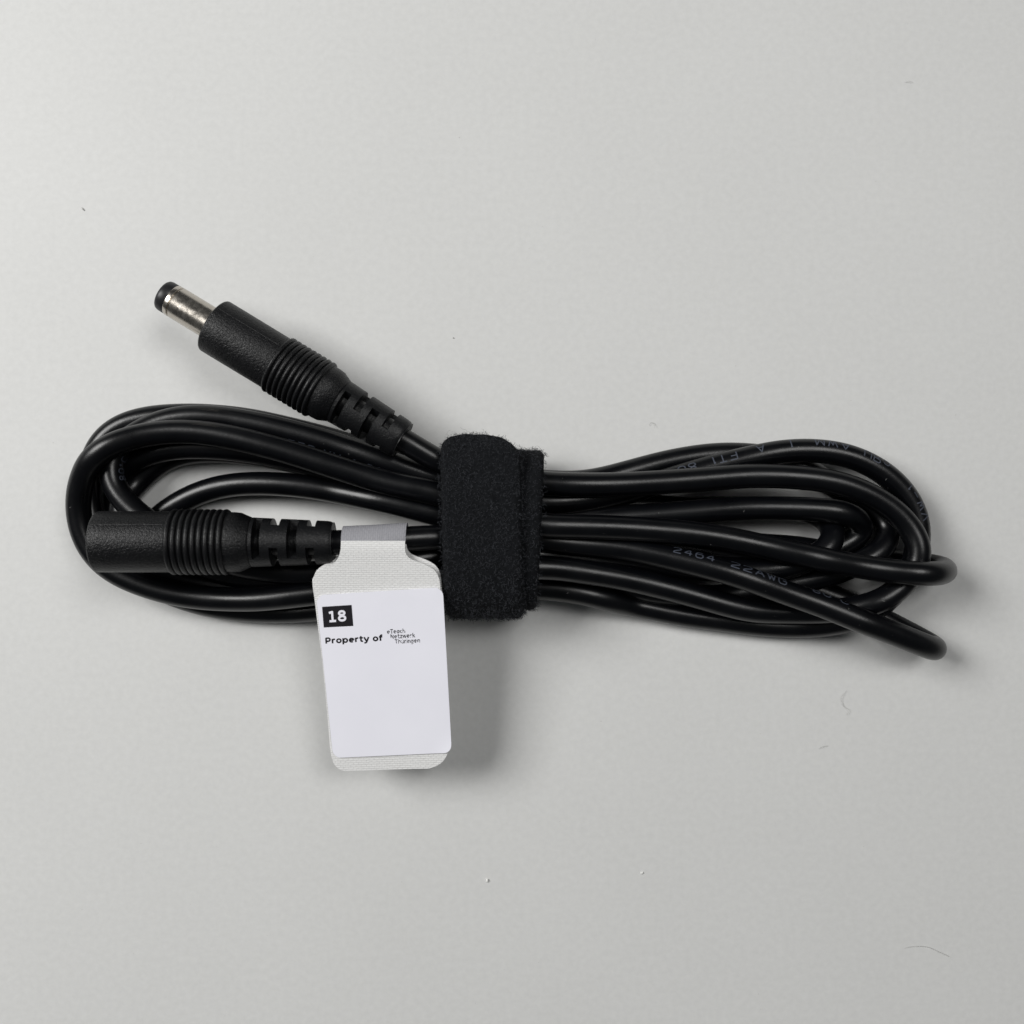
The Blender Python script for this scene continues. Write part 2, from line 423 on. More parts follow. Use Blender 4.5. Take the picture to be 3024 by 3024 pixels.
def frames(l):
    t = np.gradient(l, axis=0); t /= np.linalg.norm(t, axis=1)[:, None]
    u = np.zeros_like(l)
    u[0] = np.cross(t[0], [0, 1, 0.2]); u[0] /= np.linalg.norm(u[0])
    for i in range(1, len(l)):
        w = u[i - 1] - t[i] * (u[i - 1] @ t[i])
        u[i] = w / np.linalg.norm(w)
    return t, u, np.cross(t, u)

def tube(l, rad, sides):
    t, u, w = frames(l)
    a = np.linspace(0, 2 * math.pi, sides, endpoint=False)
    ring = np.cos(a)[None, :, None] * u[:, None, :] + np.sin(a)[None, :, None] * w[:, None, :]
    r = np.broadcast_to(np.asarray(rad, float), (len(l),))
    return (l[:, None, :] + ring * r[:, None, None]).reshape(-1, 3), grid_faces(len(l), sides, True)

BASE = np.array([0.0, -3.0, 0.0])
cable = thing('power_extension_cable', 'coiled black power extension cable with barrel plug and socket, bundled on white table', 'cable', BASE)
wob = np.convolve(rng.normal(0, 1, len(line) + 24), np.hanning(25) / np.hanning(25).sum() ** .5 / 3.2, 'valid')
v, f = tube(line, RAD + 0.02 * wob, 28)
cord = mesh_obj('cord', v, f, M_CORD, cable, BASE)

# ------------------------------------------------------------------ print on the cord (single-stroke letters, 1 unit high)
GL = {
 'A': [[(0, 0), (.5, 1), (1, 0)], [(.2, .35), (.8, .35)]], 'W': [[(0, 1), (.27, 0), (.5, .8), (.73, 0), (1, 1)]],
 'M': [[(0, 0), (.08, 1), (.5, .15), (.92, 1), (1, 0)]], 'I': [[(.5, 0), (.5, 1)], [(.25, 0), (.75, 0)], [(.25, 1), (.75, 1)]],
 'F': [[(0, 0), (0, 1), (1, 1)], [(0, .52), (.8, .52)]], 'T': [[(.5, 0), (.5, 1)], [(0, 1), (1, 1)]],
 '1': [[(.2, .75), (.5, 1), (.5, 0)]], '2': [[(0, .8), (.15, .97), (.85, .97), (1, .78), (.9, .55), (.1, .2), (0, 0), (1, 0)]],
 '4': [[(.75, 0), (.75, 1), (0, .3), (1, .3)]], '6': [[(.9, .95), (.3, .97), (.03, .6), (.05, .15), (.25, 0), (.8, 0), (1, .2), (.95, .5), (.75, .6), (.1, .55)]],
 '8': [[(.5, .53), (.12, .65), (.08, .85), (.3, 1), (.7, 1), (.92, .85), (.88, .65), (.5, .53), (.05, .38), (.03, .15), (.25, 0), (.75, 0), (.97, .15), (.95, .38), (.5, .53)]],
 '0': [[(.25, 0), (.02, .2), (.02, .8), (.25, 1), (.75, 1), (.98, .8), (.98, .2), (.75, 0), (.25, 0)]],
 'C': [[(1, .85), (.8, 1), (.2, 1), (0, .8), (0, .2), (.2, 0), (.8, 0), (1, .15)]], 'c': [[(.9, .5), (.7, .62), (.25, .62), (.05, .45), (.05, .15), (.25, 0), (.7, 0), (.9, .12)]],
 'V': [[(0, 1), (.5, 0), (1, 1)]], 'U': [[(0, 1), (0, .2), (.2, 0), (.8, 0), (1, .2), (1, 1)]], 'Y': [[(1, 0), (1, 1), (.2, 1), (0, .8), (.1, .55), (1, .5)], [(.55, .5), (0, 0)]],
 'P': [[(0, 0), (0, 1), (.8, 1), (1, .8), (.9, .5), (0, .45)]], '-': [[(.1, .5), (.9, .5)]], 'G': [[(1, .8), (.8, 1), (.2, 1), (0, .8), (0, .2), (.2, 0), (.8, 0), (1, .2), (1, .5), (.55, .5)]],
 "'": [[(.3, 1), (.1, .85), (.3, .7), (.5, .85), (.3, 1)]], 'L': [[(0, 1), (0, 0), (1, 0)]], 's': [[(.9, .55), (.2, .6), (.1, .4), (.9, .25), (.8, .02), (.05, .05)]],
 'R': [[(0, 0), (0, 1), (.8, 1), (1, .8), (.9, .55), (0, .5)], [(.45, .5), (1, 0)]], '3': [[(.05, .9), (.3, 1), (.8, 1), (.95, .8), (.8, .55), (.4, .53), (.85, .5), (1, .25), (.8, 0), (.2, 0), (0, .12)]],
}
tt_, uu_, ww_ = frames(line)
arc = np.concatenate([[0], np.cumsum(np.linalg.norm(np.diff(line, axis=0), axis=1))])
cam_p = np.array([0, 0, CAM_D])

def cord_text(word, strand, px, phi, flip=False, cw=1.25, gap=0.62, h=1.5, lw=0.20):
    """word printed on a strand, starting where the strand passes photo pixel px; phi = degrees round the sheath"""
    q = Q(line); m = np.nonzero(own_tag == strand)[0]
    i0 = m[np.argmin(((q[m] - np.array(px)) ** 2).sum(1) - 120.0 * line[m, 2])]
    s0 = arc[i0]; sgn = -1 if flip else 1
    V = []; Fc = []
    s = 0.0
    def surf(sx, a, lift):
        pos = np.array([np.interp(s0 + sgn * sx, arc, line[:, k]) for k in range(3)])
        tan = np.array([np.interp(s0 + sgn * sx, arc, tt_[:, k]) for k in range(3)]) * sgn
        tan /= np.linalg.norm(tan)
        up = cam_p - pos; up -= tan * (up @ tan); up /= np.linalg.norm(up)
        side = np.cross(up, tan)
        return pos + (up * math.cos(a) + side * math.sin(a)) * (RAD + lift)
    for ch in word:
        if ch == ' ':
            s += cw; continue
        w = cw * (0.5 if ch in "1I'" else 1.0)
        for st in GL[ch]:
            path = []
            for (a, b) in zip(st[:-1], st[1:]):
                n = 5
                for k in range(n): path.append((a[0] + (b[0] - a[0]) * k / n, a[1] + (b[1] - a[1]) * k / n))
            path.append(st[-1])
            pp = np.array([(s + x * w, (y - 0.5) * h) for x, y in path])
            tg = np.gradient(pp, axis=0); tg /= np.linalg.norm(tg, axis=1)[:, None] + 1e-9
            nn = np.stack([-tg[:, 1], tg[:, 0]], -1) * lw / 2
            b0 = len(V)
            lift = 0.012 + random.random() * 0.006
            for c, d in zip(pp, nn):
                for e in (c + d, c - d):
                    V.append(surf(e[0], math.radians(phi) + e[1] / RAD, lift))
            for k in range(len(pp) - 1):
                Fc.append((b0 + 2 * k, b0 + 2 * k + 1, b0 + 2 * k + 3, b0 + 2 * k + 2))
        s += w + gap
    o = mesh_obj('print', V, Fc, M_PRINT, cord, BASE)
    return o

cord_text('2464', 'R6', s5(1040, 1095), 52, h=1.4)
cord_text('22AWG', 'R6', s5(1530, 1222), 54, cw=1.4, h=1.4)
cord_text("80'C", 'R6', s6(500, 1440), 74, h=1.4)
cord_text('VW-1', 'R1', s6(1425, 780), -48, flip=True, cw=1.3)
cord_text('cYU', 'R1', s6(1105, 380), -50, flip=True, cw=1.2, gap=0.5)
cord_text('AWM', 'R1', s6(800, 250), -50, flip=True, cw=1.5)
cord_text('I', 'R1', s6(370, 235), -42, flip=True)
cord_text('A', 'R1', s6(140, 265), -36, flip=True)
cord_text('FT1', 'R1', s5(1590, 305), -30, flip=True)
cord_text('80', 'R1', s5(1260, 395), -28, flip=True)
cord_text('P', 'R1', s5(720, 560), -24, flip=True)
cord_text("FT2 VW-1 60'C", 'B', s2(1620, 290), -60, cw=1.2, h=1.3)
cord_text("80'C", 'B', s2(450, 640), -52, cw=1.15, h=1.3)

# pale dust flecks clinging to the sheath
FV0 = []; FF0 = []
for _ in range(170):
    i = int(rng.integers(40, len(line) - 40)); p = line[i]; tn = tt_[i]
    up = np.array([0, 0, 1.0]) - tn * tn[2]; ln = np.linalg.norm(up)
    if ln < 0.5: continue
    up /= ln; sd = np.cross(up, tn); a = rng.uniform(-1.1, 1.1)
    nrm = up * math.cos(a) + sd * math.sin(a); c = p + nrm * (RAD + 0.03)
    e1 = tn * math.cos(a * 9) + np.cross(nrm, tn) * math.sin(a * 9); e2 = np.cross(nrm, e1)
    r1, r2 = rng.uniform(0.02, 0.05), rng.uniform(0.02, 0.035)
    if rng.random() < 0.12: r1 = rng.uniform(0.15, 0.35); r2 = 0.022
    b = len(FV0)
    FV0 += [c + e1 * r1, c + e2 * r2, c - e1 * r1, c - e2 * r2, c + nrm * 0.03]
    FF0 += [(b, b + 1, b + 4), (b + 1, b + 2, b + 4), (b + 2, b + 3, b + 4), (b + 3, b, b + 4)]
fl = mesh_obj('dust_flecks', FV0, FF0, mat_plain('pale_dust', (0.30, 0.30, 0.29), 0.8, 0.2), cord, BASE)
fl['kind'] = 'stuff'

# ------------------------------------------------------------------ plug and socket mouldings
def axis_frame(a, b, roll):
    x = (b - a) / np.linalg.norm(b - a)
    z = np.array([0, 0, 1.0]); z -= x * (z @ x); z /= np.linalg.norm(z)
    y = np.cross(z, x)
    c, s = math.cos(roll), math.sin(roll)
    return a, x, c * y + s * z, -s * y + c * z

def to_world(fr, loc):
    a, x, y, z = fr
    loc = np.asarray(loc, float)
    return a + loc[:, :1] * x + loc[:, 1:2] * y + loc[:, 2:3] * z

def lathe(prof, n):
    a = np.linspace(0, 2 * math.pi, n, endpoint=False)
    V = []
    for x, r in prof:
        for t in a: V.append((x, r * math.cos(t), r * math.sin(t)))
    return V, grid_faces(len(prof), n, True)

def fillet(x, r, rad, inward, n=5):
    """quarter round on the front edge"""
    return [(x + rad - rad * math.cos(t), r - rad + rad * math.sin(t)) for t in np.linspace(0, math.pi / 2, n)]

def strain_relief(k, kr):
    """slotted cable boot: slots cut in turn through top and bottom, then through the sides"""
    Rr, core = 4.12 * k * kr, 2.15
    slots = [(26.9, 28.2, 0), (29.8, 31.2, 1), (32.7, 34.3, 0), (35.85, 37.2, 1)]
    xs = [25.6, 26.0, 26.3]
    for a, b, _ in slots: xs += [a - .14, a - .03, a + .06, a + .18, b - .18, b - .06, b + .03, b + .14]
    xs += [39.0, 39.55, 39.85, 40.0]
    xs = sorted(xs)
    n = 120
    ang = np.linspace(0, 2 * math.pi, n, endpoint=False)
    V = []
    for x in xs:
        for t in ang:
            r = Rr * (1 - 0.010 * (x - 26))
            for a, b, o in slots:
                if a < x < b:
                    tt2 = t + (math.pi / 2 if o else 0)
                    d = abs(math.sin(tt2))                     # bridges at the two sides, slots between
                    if d > math.sin(math.radians(35)): r = core
                    elif d > math.sin(math.radians(32)): r = core + (r - core) * 0.5
            if x <= 26.0: r = 3.0 * k
            if x > 39.9: r = Rr * 0.86 - 0.15
            elif x > 39.8: r -= 0.26 * k
            elif x > 39.5: r -= 0.08 * k
            V.append((x * k, r * math.cos(t), r * math.sin(t)))
    f = grid_faces(len(xs), n, True)
    c = len(V); V.append((40.0 * k, 0, 0)); b = (len(xs) - 1) * n
    for j in range(n): f.append((b + j, b + (j + 1) % n, c))
    return V, f

def connector(name, label, a, b, roll, k, female, kr, ext=0.0):
    fr = axis_frame(a, b, roll)
    Ro = 5.05 * k * kr
    prof = []
    if female:
        prof += [(9.0, 0.01), (9.0, 2.85), (0.6, 2.85), (0.15, 3.1), (0.0, 3.3)]
    else:
        prof += [(0.05 - ext, 0.01), (0.02 - ext, 2.0)]
    prof += [(x, r) for x, r in fillet(-ext, Ro, 0.45 * k, True)]
    prof += [(3 * k, Ro), (8 * k, Ro * 0.998), (12.4 * k, Ro * 0.995), (12.8 * k, Ro * 0.99), (22.5 * k, Ro * 0.985), (23.2 * k, Ro * 0.985), (24.3 * k, Ro * 0.965), (24.7 * k, Ro * 0.93),
             (25.9 * k, 4.2 * k * kr), (26.15 * k, 4.05 * k * kr), (26.3 * k, 3.9 * k * kr), (26.3 * k, 2.9 * k)]
    V, f = lathe(prof, 96)
    body = mesh_obj(name, to_world(fr, V), f, M_MOULD, cable, BASE, sharp=50)
    body['label'] = label
    for i in range(9):
        xc = (13.15 + i * 1.08) * k
        pr = [(xc + 0.50 * k * math.cos(t), Ro * 0.985 - 0.10 + (0.10 + 0.50 * k) * math.sin(t)) for t in np.linspace(math.pi, 0, 9)]
        V, f = lathe(pr, 80)
        mesh_obj('grip_rib', to_world(fr, V), f, M_RIB, body, BASE)
    V, f = strain_relief(k, kr)
    for t in (0.95, 0.95 + math.pi):      # mould parting line
        cs = []
        for x in np.linspace(0.5 * k - ext, 12.3 * k, 14):
            for da, dr in ((-0.022, -0.03), (-0.008, 0.045), (0.008, 0.045), (0.022, -0.03)):
                cs.append((x, (Ro + dr) * math.cos(t + da - roll), (Ro + dr) * math.sin(t + da - roll)))
        mesh_obj('mould_seam', to_world(fr, cs), grid_faces(14, 4), M_RIB, body, BASE)
    mesh_obj('strain_relief', to_world(fr, V), f, M_RIB, body, BASE, sharp=38)
    return body, fr

plug, fr_m = connector('plug', 'black male barrel plug with nickel tip lying above the loops', PLUG_FRONT, PLUG_END, math.radians(28), np.linalg.norm(PLUG_END - PLUG_FRONT) / 40.0, False, 1.05, 1.1)
sock, fr_f = connector('socket', 'black female barrel socket lying across the left loops', SOCK_FRONT, SOCK_END, math.radians(-18), np.linalg.norm(SOCK_END - SOCK_FRONT) / 40.0, True, 1.03)
# metal barrel (axis runs backwards from the moulding's front)
V, f = lathe([(0.8, 2.78), (-6.9, 2.78), (-6.98, 2.70), (-7.0, 2.55), (-7.18, 2.55), (-7.2, 2.68), (-7.26, 2.76), (-7.85, 2.76), (-7.95, 2.70), (-7.95, 2.2)], 64)
mesh_obj('barrel', to_world(fr_m, np.array(V) * np.array([1.05, 1, 1]) - np.array([1.1, 0, 0])), f, M_METAL, plug, BASE, sharp=35)
V, f = lathe([(-7.9, 2.3), (-7.9, 2.66), (-8.0, 2.72), (-9.1, 2.70), (-9.45, 2.60), (-9.65, 2.4), (-9.72, 2.1), (-9.7, 1.35), (-9.3, 1.2), (-3.0, 1.2), (-3.0, 0.01)], 64)
mesh_obj('barrel_tip', to_world(fr_m, np.array(V) * np.array([1.05, 1, 1]) - np.array([1.1, 0, 0])), f, M_TIP, plug, BASE, sharp=45)
V, f = lathe([(9.0, 1.05), (2.2, 1.05), (1.7, 0.85), (1.5, 0.4), (1.48, 0.01)], 24)
mesh_obj('contact_pin', to_world(fr_f, V), f, M_METAL, sock, BASE)

# ------------------------------------------------------------------ hook and loop strap
YC, ZC, HY, HZ, EX = -3.05, 7.65, 12.45, 7.35, 2.9
def ring_pt(th, off=0.0):
    c, s = math.cos(th), math.sin(th)
    y = HY * math.copysign(abs(c) ** (2 / EX), c); z = HZ * math.copysign(abs(s) ** (2 / EX), s)
    ny = math.copysign(abs(y / HY) ** (EX - 1), y) / HY; nz = math.copysign(abs(z / HZ) ** (EX - 1), z) / HZ
    ln = math.hypot(ny, nz) + 1e-9
    return YC + y + ny / ln * off, ZC + z + nz / ln * off

def resample2(p, step):
    p = np.array(p); s = np.concatenate([[0], np.cumsum(np.linalg.norm(np.diff(p, axis=0), axis=1))])
    si = np.linspace(0, s[-1], int(s[-1] / step) + 1)
    return np.stack([np.interp(si, s, p[:, 0]), np.interp(si, s, p[:, 1])], -1), si

STRAP = np.array([-3.0, -2.6, 0.0])
strap = thing('hook_and_loop_strap', 'fuzzy black hook and loop strap wrapped round the middle of the coiled cable', 'strap', STRAP)

def band(name, path, xfun, th, nc, closed=False):
    """a strip of fabric following path (y,z); xfun(i, s_from_end) gives its two edges"""
    n = len(path)
    tg = np.gradient(path, axis=0)
    if closed:
        tg = np.roll(path, -1, 0) - np.roll(path, 1, 0)
    tg /= np.linalg.norm(tg, axis=1)[:, None]
    nr = np.stack([-tg[:, 1], tg[:, 0]], -1)
    V = []; top = []
    # cross-section loop: top side with rounded edges, then underside
    for i in range(n):
        x0, x1 = xfun(i)
        row = []
        for j in range(nc):
            q = j / (nc - 1)
            x = x0 + (x1 - x0) * q
            edge = min(q, 1 - q) * (x1 - x0)
            lift = th * (1 - 0.55 * math.exp(-(edge / 0.35) ** 2))
            w = mnoise.noise(Vector((x * 0.55, path[i, 0] * 0.4, path[i, 1] * 0.4))) * 0.16
            e = mnoise.noise(Vector((q * 3, i * 0.11, 5.0))) * 0.10 if q in (0.0, 1.0) else 0
            p = path[i] + nr[i] * (lift + w)
            row.append((x + e, p[0], p[1]))
        for j in range(nc - 1, -1, -1):
            q = j / (nc - 1)
            x = x0 + (x1 - x0) * q
            w = mnoise.noise(Vector((x * 0.55, path[i, 0] * 0.4, path[i, 1] * 0.4))) * 0.16
            p = path[i] + nr[i] * w
            row.append((x, p[0], p[1]))
        V += row
        top.append((row[:nc], nr[i]))
    m = 2 * nc
    F = grid_faces(n, m, True)
    if closed:
        for j in range(m):
            k = (j + 1) % m
            F.append(((n - 1) * m + j, (n - 1) * m + k, k, j))
    else:
        for r0 in (0, n - 1):
            for j in range(nc - 1):
                F.append((r0 * m + j, r0 * m + j + 1, r0 * m + m - 2 - j, r0 * m + m - 1 - j))
    o = mesh_obj(name, V, F, M_FELT, strap, STRAP)
    return o, top

TH = 1.25
ip = [ring_pt(t) for t in np.linspace(0, 2 * math.pi, 240)]
ip, _ = resample2(ip, 0.45); ip = ip[:-1][::-1]
def xin(i):
    y = ip[i, 0]; k = (10.3 - y) / 25.8
    return (-8.2 + 0.2 * k, 5.45 - 1.25 * k)
inner, top_in = band('inner_wrap', ip, xin, TH, 22, closed=True)

op = [ring_pt(t, TH + 0.12) for t in np.linspace(math.radians(285), math.radians(62), 200)]
ly, lz = op[-1]
op += [(ly + d, lz - 0.05 * d - 0.035 * d * d) for d in np.linspace(0.4, max(0.5, 12.3 - ly), 14)]
op, so = resample2(op, 0.4)
Lo = so[-1]
def xout(i):
    y = op[i, 0]; k = (12.5 - y) / 29.3
    x0, x1 = -11.85 + 0.75 * k, 1.35 + 0.6 * k
    e = Lo - so[i]
    rl, rr = 2.3, 4.6
    if e < rl: x0 += 2.6 * (1 - math.sqrt(max(0, 1 - (1 - e / rl) ** 2)))
    if e < rr: x1 -= 5.2 * (1 - math.sqrt(max(0, 1 - (1 - e / rr) ** 2)))
    return x0, x1
outer, top_out = band('outer_wrap', op, xout, TH, 22)

# fuzz: loose loops and fly-away fibres
FV = []; FF = []
def fibre(p, d, length, curl, r, nseg=5):
    pts_ = [np.array(p)]
    d = d / (np.linalg.norm(d) + 1e-9)
    for _ in range(nseg):
        d = d + rng.normal(0, curl, 3); d /= np.linalg.norm(d)
        pts_.append(pts_[-1] + d * length / nseg)
    l = np.array(pts_)
    t = np.gradient(l, axis=0); t /= np.linalg.norm(t, axis=1)[:, None] + 1e-9
    u = np.cross(t, [0.31, 0.2, 0.93]); u /= np.linalg.norm(u, axis=1)[:, None] + 1e-9
    w = np.cross(t, u)
    b = len(FV)
    for i in range(len(l)):
        for a in (0, 2.094, 4.189): FV.append(l[i] + (u[i] * math.cos(a) + w[i] * math.sin(a)) * r)
    for i in range(len(l) - 1):
        for j in range(3):
            k = (j + 1) % 3
            FF.append((b + 3 * i + j, b + 3 * i + k, b + 3 * i + 3 + k, b + 3 * i + 3 + j))

def fuzz(top, n, edge_end):
    nr_, nc_ = len(top), len(top[0][0])
    made = 0
    while made < n:
        i = rng.integers(0, nr_); j = rng.integers(0, nc_)
        row, nn = top[i]
        x, y, z = row[j]
        if z < 3.0: continue
        nrm = np.array([0, nn[0], nn[1]])
        p = np.array([x, y, z]) + np.array([rng.uniform(-.35, .35), rng.uniform(-.25, .25), 0]) - nrm * 0.05
        tang = np.array([rng.normal(), rng.normal() * 0.7, rng.normal() * 0.7])
        if j in (0, nc_ - 1): tang += np.array([-1.0 if j == 0 else 1.0, 0, 0]) * 0.6
        d = tang - nrm * (tang @ nrm) + nrm * rng.uniform(0.05, 0.5)
        fibre(p, d, rng.uniform(0.4, 1.05), 0.8, rng.uniform(0.018, 0.034))
        made += 1
fuzz(top_out, 6500, True)
fuzz(top_in, 4200, False)
for _ in range(110):          # long fly-aways at the tab and the folds
    if rng.random() < 0.6:
        i = len(top_out) - 1 - rng.integers(0, 8); row = top_out[i][0]; j = rng.integers(0, 22)
        p = row[j]; d = np.array([rng.normal() * .6, 1.0, rng.normal() * .5])
    elif rng.random() < 0.5:
        k = [i for i, (row, nn) in enumerate(top_in) if row[0][1] > 8.5 and row[0][2] > 6]
        row = top_in[k[rng.integers(0, len(k))]][0]; j = rng.integers(10, 22)
        p = row[j]; d = np.array([rng.normal() * .6, 1.0, rng.normal() * .5])
    else:
        k = [i for i, (row, nn) in enumerate(top_out) if row[0][1] < -14 and row[0][2] > 5]
        row = top_out[k[rng.integers(0, len(k))]][0]; j = rng.integers(0, 22)
        p = row[j]; d = np.array([rng.normal() * .6, -1.0, rng.normal() * .5])
    fibre(p, d, rng.uniform(0.8, 2.1), 0.5, rng.uniform(0.011, 0.017), 9)
fz = mesh_obj('fuzz', FV, FF, M_FUZZ, strap, STRAP)
fz['kind'] = 'stuff'

# ------------------------------------------------------------------ cable tag and its sticker
TV = [1500 + y / 2.416 for y in (120, 150, 190, 235, 300, 400, 540, 700, 1200, 1900)]
TZ = [15.6, 17.0, 17.75, 18.0, 17.9, 17.3, 16.5, 15.7, 13.4, 10.2]
def ztag(v): return float(np.interp(v, TV, TZ))
_tv = np.linspace(TV[0], TV[-1], 400); _tz = np.interp(_tv, TV, TZ)
for _ in range(60): _tz[1:-1] = (_tz[:-2] + 2 * _tz[1:-1] + _tz[2:]) / 4
def ztag(v): return float(np.interp(v, _tv, _tz))
def PT(x, y, up=0.0):
    u, v = s3(x, y)
    p = P(u, v, ztag(v)); p[2] += up
    return p

TAGB = P(1150, 1900, 0)
tag = thing('cable_tag', 'white woven fabric tag folded over the socket lead', 'tag', TAGB)
LEFT = [(235, 260), (290, 257), (330, 250), (362, 236), (388, 214), (408, 188), (424, 155), (440, 120), (458, 92), (480, 70), (510, 55), (560, 58), (640, 70), (1100, 125), (1480, 163), (1700, 181), (1760, 190), (1800, 202), (1830, 219), (1850, 241), (1862, 262), (1868, 285)]
RIGHT = [(235, 716), (290, 714), (320, 719), (345, 732), (365, 757), (380, 795), (395, 840), (415, 885), (440, 922), (470, 946), (510, 961), (560, 967), (640, 973), (1100, 1003), (1690, 1030), (1740, 1027), (1780, 1012), (1810, 994), (1835, 968), (1850, 943), (1860, 915), (1868, 885)]
ly_, lx_ = zip(*LEFT); ry_, rx_ = zip(*RIGHT)

def leaf(rows, up, th, dx=0.0, dy=0.0, nc=25, skew=0.028):
    V = []; UV = []
    for side in (1, 0):
        for y in rows:
            a = np.interp(y, ly_, lx_) + dx; b = np.interp(y, ry_, rx_) + dx
            sk = skew * min(1, max(0, (y - 500) / 1000))
            for j in range(nc):
                x = a + (b - a) * j / (nc - 1)
                wave = 0.10 * math.sin(x * 0.006 + 1) * math.sin(y * 0.004)
                V.append(PT(x, y + dy - sk * (x - 540), up + wave + th * side))
                UV.append((x / 43.0, y / 43.0))
    n = len(rows) * nc; nr = len(rows)
    F = grid_faces(nr, nc) + [tuple(reversed(q)) for q in grid_faces(nr, nc, off=n)]
    for i in range(nr - 1):
        for j in (0, nc - 1):
            q = (i * nc + j, (i + 1) * nc + j, n + (i + 1) * nc + j, n + i * nc + j)
            F.append(q if j == 0 else q[::-1])
    for i in (0, nr - 1):
        for j in range(nc - 1):
            q = (i * nc + j, n + i * nc + j, n + i * nc + j + 1, i * nc + j + 1)
            F.append(q if i == 0 else q[::-1])
    return V, F, UV

rows = sorted(set([235, 262] + list(range(290, 520, 10)) + list(range(520, 1700, 40)) + list(range(1700, 1866, 8)) + [1868]))
V, F, UV = leaf(rows, -0.25, 0.35)
mesh_obj('front_leaf', V, F, M_WEAVE, tag, TAGB, uv=UV, sharp=50)
rows_b = [y for y in rows if y >= 290]
V, F, UV = leaf(rows_b, -1.55, 0.35, dx=4, dy=-30)
for p_ in V: p_[2] -= 0.0
mesh_obj('back_leaf', V, F, M_WEAVE, tag, TAGB, uv=UV, sharp=50)
# the grey band that goes over and round the lead
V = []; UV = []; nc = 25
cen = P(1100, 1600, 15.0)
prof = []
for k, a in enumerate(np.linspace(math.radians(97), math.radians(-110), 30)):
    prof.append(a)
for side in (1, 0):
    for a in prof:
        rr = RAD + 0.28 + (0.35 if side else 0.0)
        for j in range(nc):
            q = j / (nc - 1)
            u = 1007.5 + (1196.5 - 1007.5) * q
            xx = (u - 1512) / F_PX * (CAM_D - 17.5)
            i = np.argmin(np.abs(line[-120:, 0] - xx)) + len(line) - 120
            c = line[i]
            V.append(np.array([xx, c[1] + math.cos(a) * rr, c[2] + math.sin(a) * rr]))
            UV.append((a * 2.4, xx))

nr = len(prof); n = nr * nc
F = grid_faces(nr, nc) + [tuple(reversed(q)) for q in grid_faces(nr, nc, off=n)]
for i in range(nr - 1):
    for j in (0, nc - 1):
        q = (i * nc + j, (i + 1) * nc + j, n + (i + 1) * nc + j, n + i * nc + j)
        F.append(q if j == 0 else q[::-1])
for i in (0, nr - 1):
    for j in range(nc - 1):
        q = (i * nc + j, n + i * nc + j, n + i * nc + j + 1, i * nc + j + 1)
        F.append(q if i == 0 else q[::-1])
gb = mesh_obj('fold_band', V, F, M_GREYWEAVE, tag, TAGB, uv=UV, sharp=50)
gb['label'] = 'grey woven band of the tag looped over the lead'

# sticker: a rounded sheet of paper on the front leaf
SQ = np.array([(84, 622), (986, 565), (1050, 1742), (206, 1780)], float)
def sq(a, b):
    return (SQ[0] * (1 - a) + SQ[1] * a) * (1 - b) + (SQ[3] * (1 - a) + SQ[2] * a) * b
nc, nrw = 31, 41
ca, cb = 0.065, 0.05                      # corner radius in sheet units
V = []
for side in (1, 0):
    for i in range(nrw):
        b = i / (nrw - 1)
        b = 0.5 - 0.5 * math.cos(math.pi * b)
        e = min(b, 1 - b)
        ins = ca * (1 - math.sqrt(max(0, 1 - (1 - e / cb) ** 2))) if e < cb else 0
        for j in range(nc):
            a = ins + (1 - 2 * ins) * j / (nc - 1)
            x, y = sq(a, b)
            curl = 0.25 * max(0, (a - 0.82) / 0.18) ** 2 * max(0, (b - 0.85) / 0.15) ** 2 + 0.2 * max(0, (a - 0.8) / 0.2) ** 2 * max(0, (0.15 - b) / 0.15) ** 2
            V.append(PT(x, y, 0.30 + curl + (0.10 if side else -0.02)))
n = nrw * nc
F = grid_faces(nrw, nc) + [tuple(reversed(q)) for q in grid_faces(nrw, nc, off=n)]
for i in range(nrw - 1):
    for j in (0, nc - 1):
        q = (i * nc + j, (i + 1) * nc + j, n + (i + 1) * nc + j, n + i * nc + j)
        F.append(q if j == 0 else q[::-1])
for i in (0, nrw - 1):
    for j in range(nc - 1):
        q = (i * nc + j, n + i * nc + j, n + i * nc + j + 1, i * nc + j + 1)
        F.append(q if i == 0 else q[::-1])
sticker = mesh_obj('sticker', V, F, M_PAPER, tag, TAGB, sharp=50)
sticker['label'] = 'white paper sticker printed 18 and Property of'

# printing, laid out on the sticker in the measuring sheet 4.83 px per photo px from (940, 1760)
def s8(x, y): return ((940 + x / 4.83 - 900) * 2.416, (1760 + y / 4.83 - 1500) * 2.416)
def on_sheet(x, y, up): return PT(*s8(x, y), 0.40 + up)

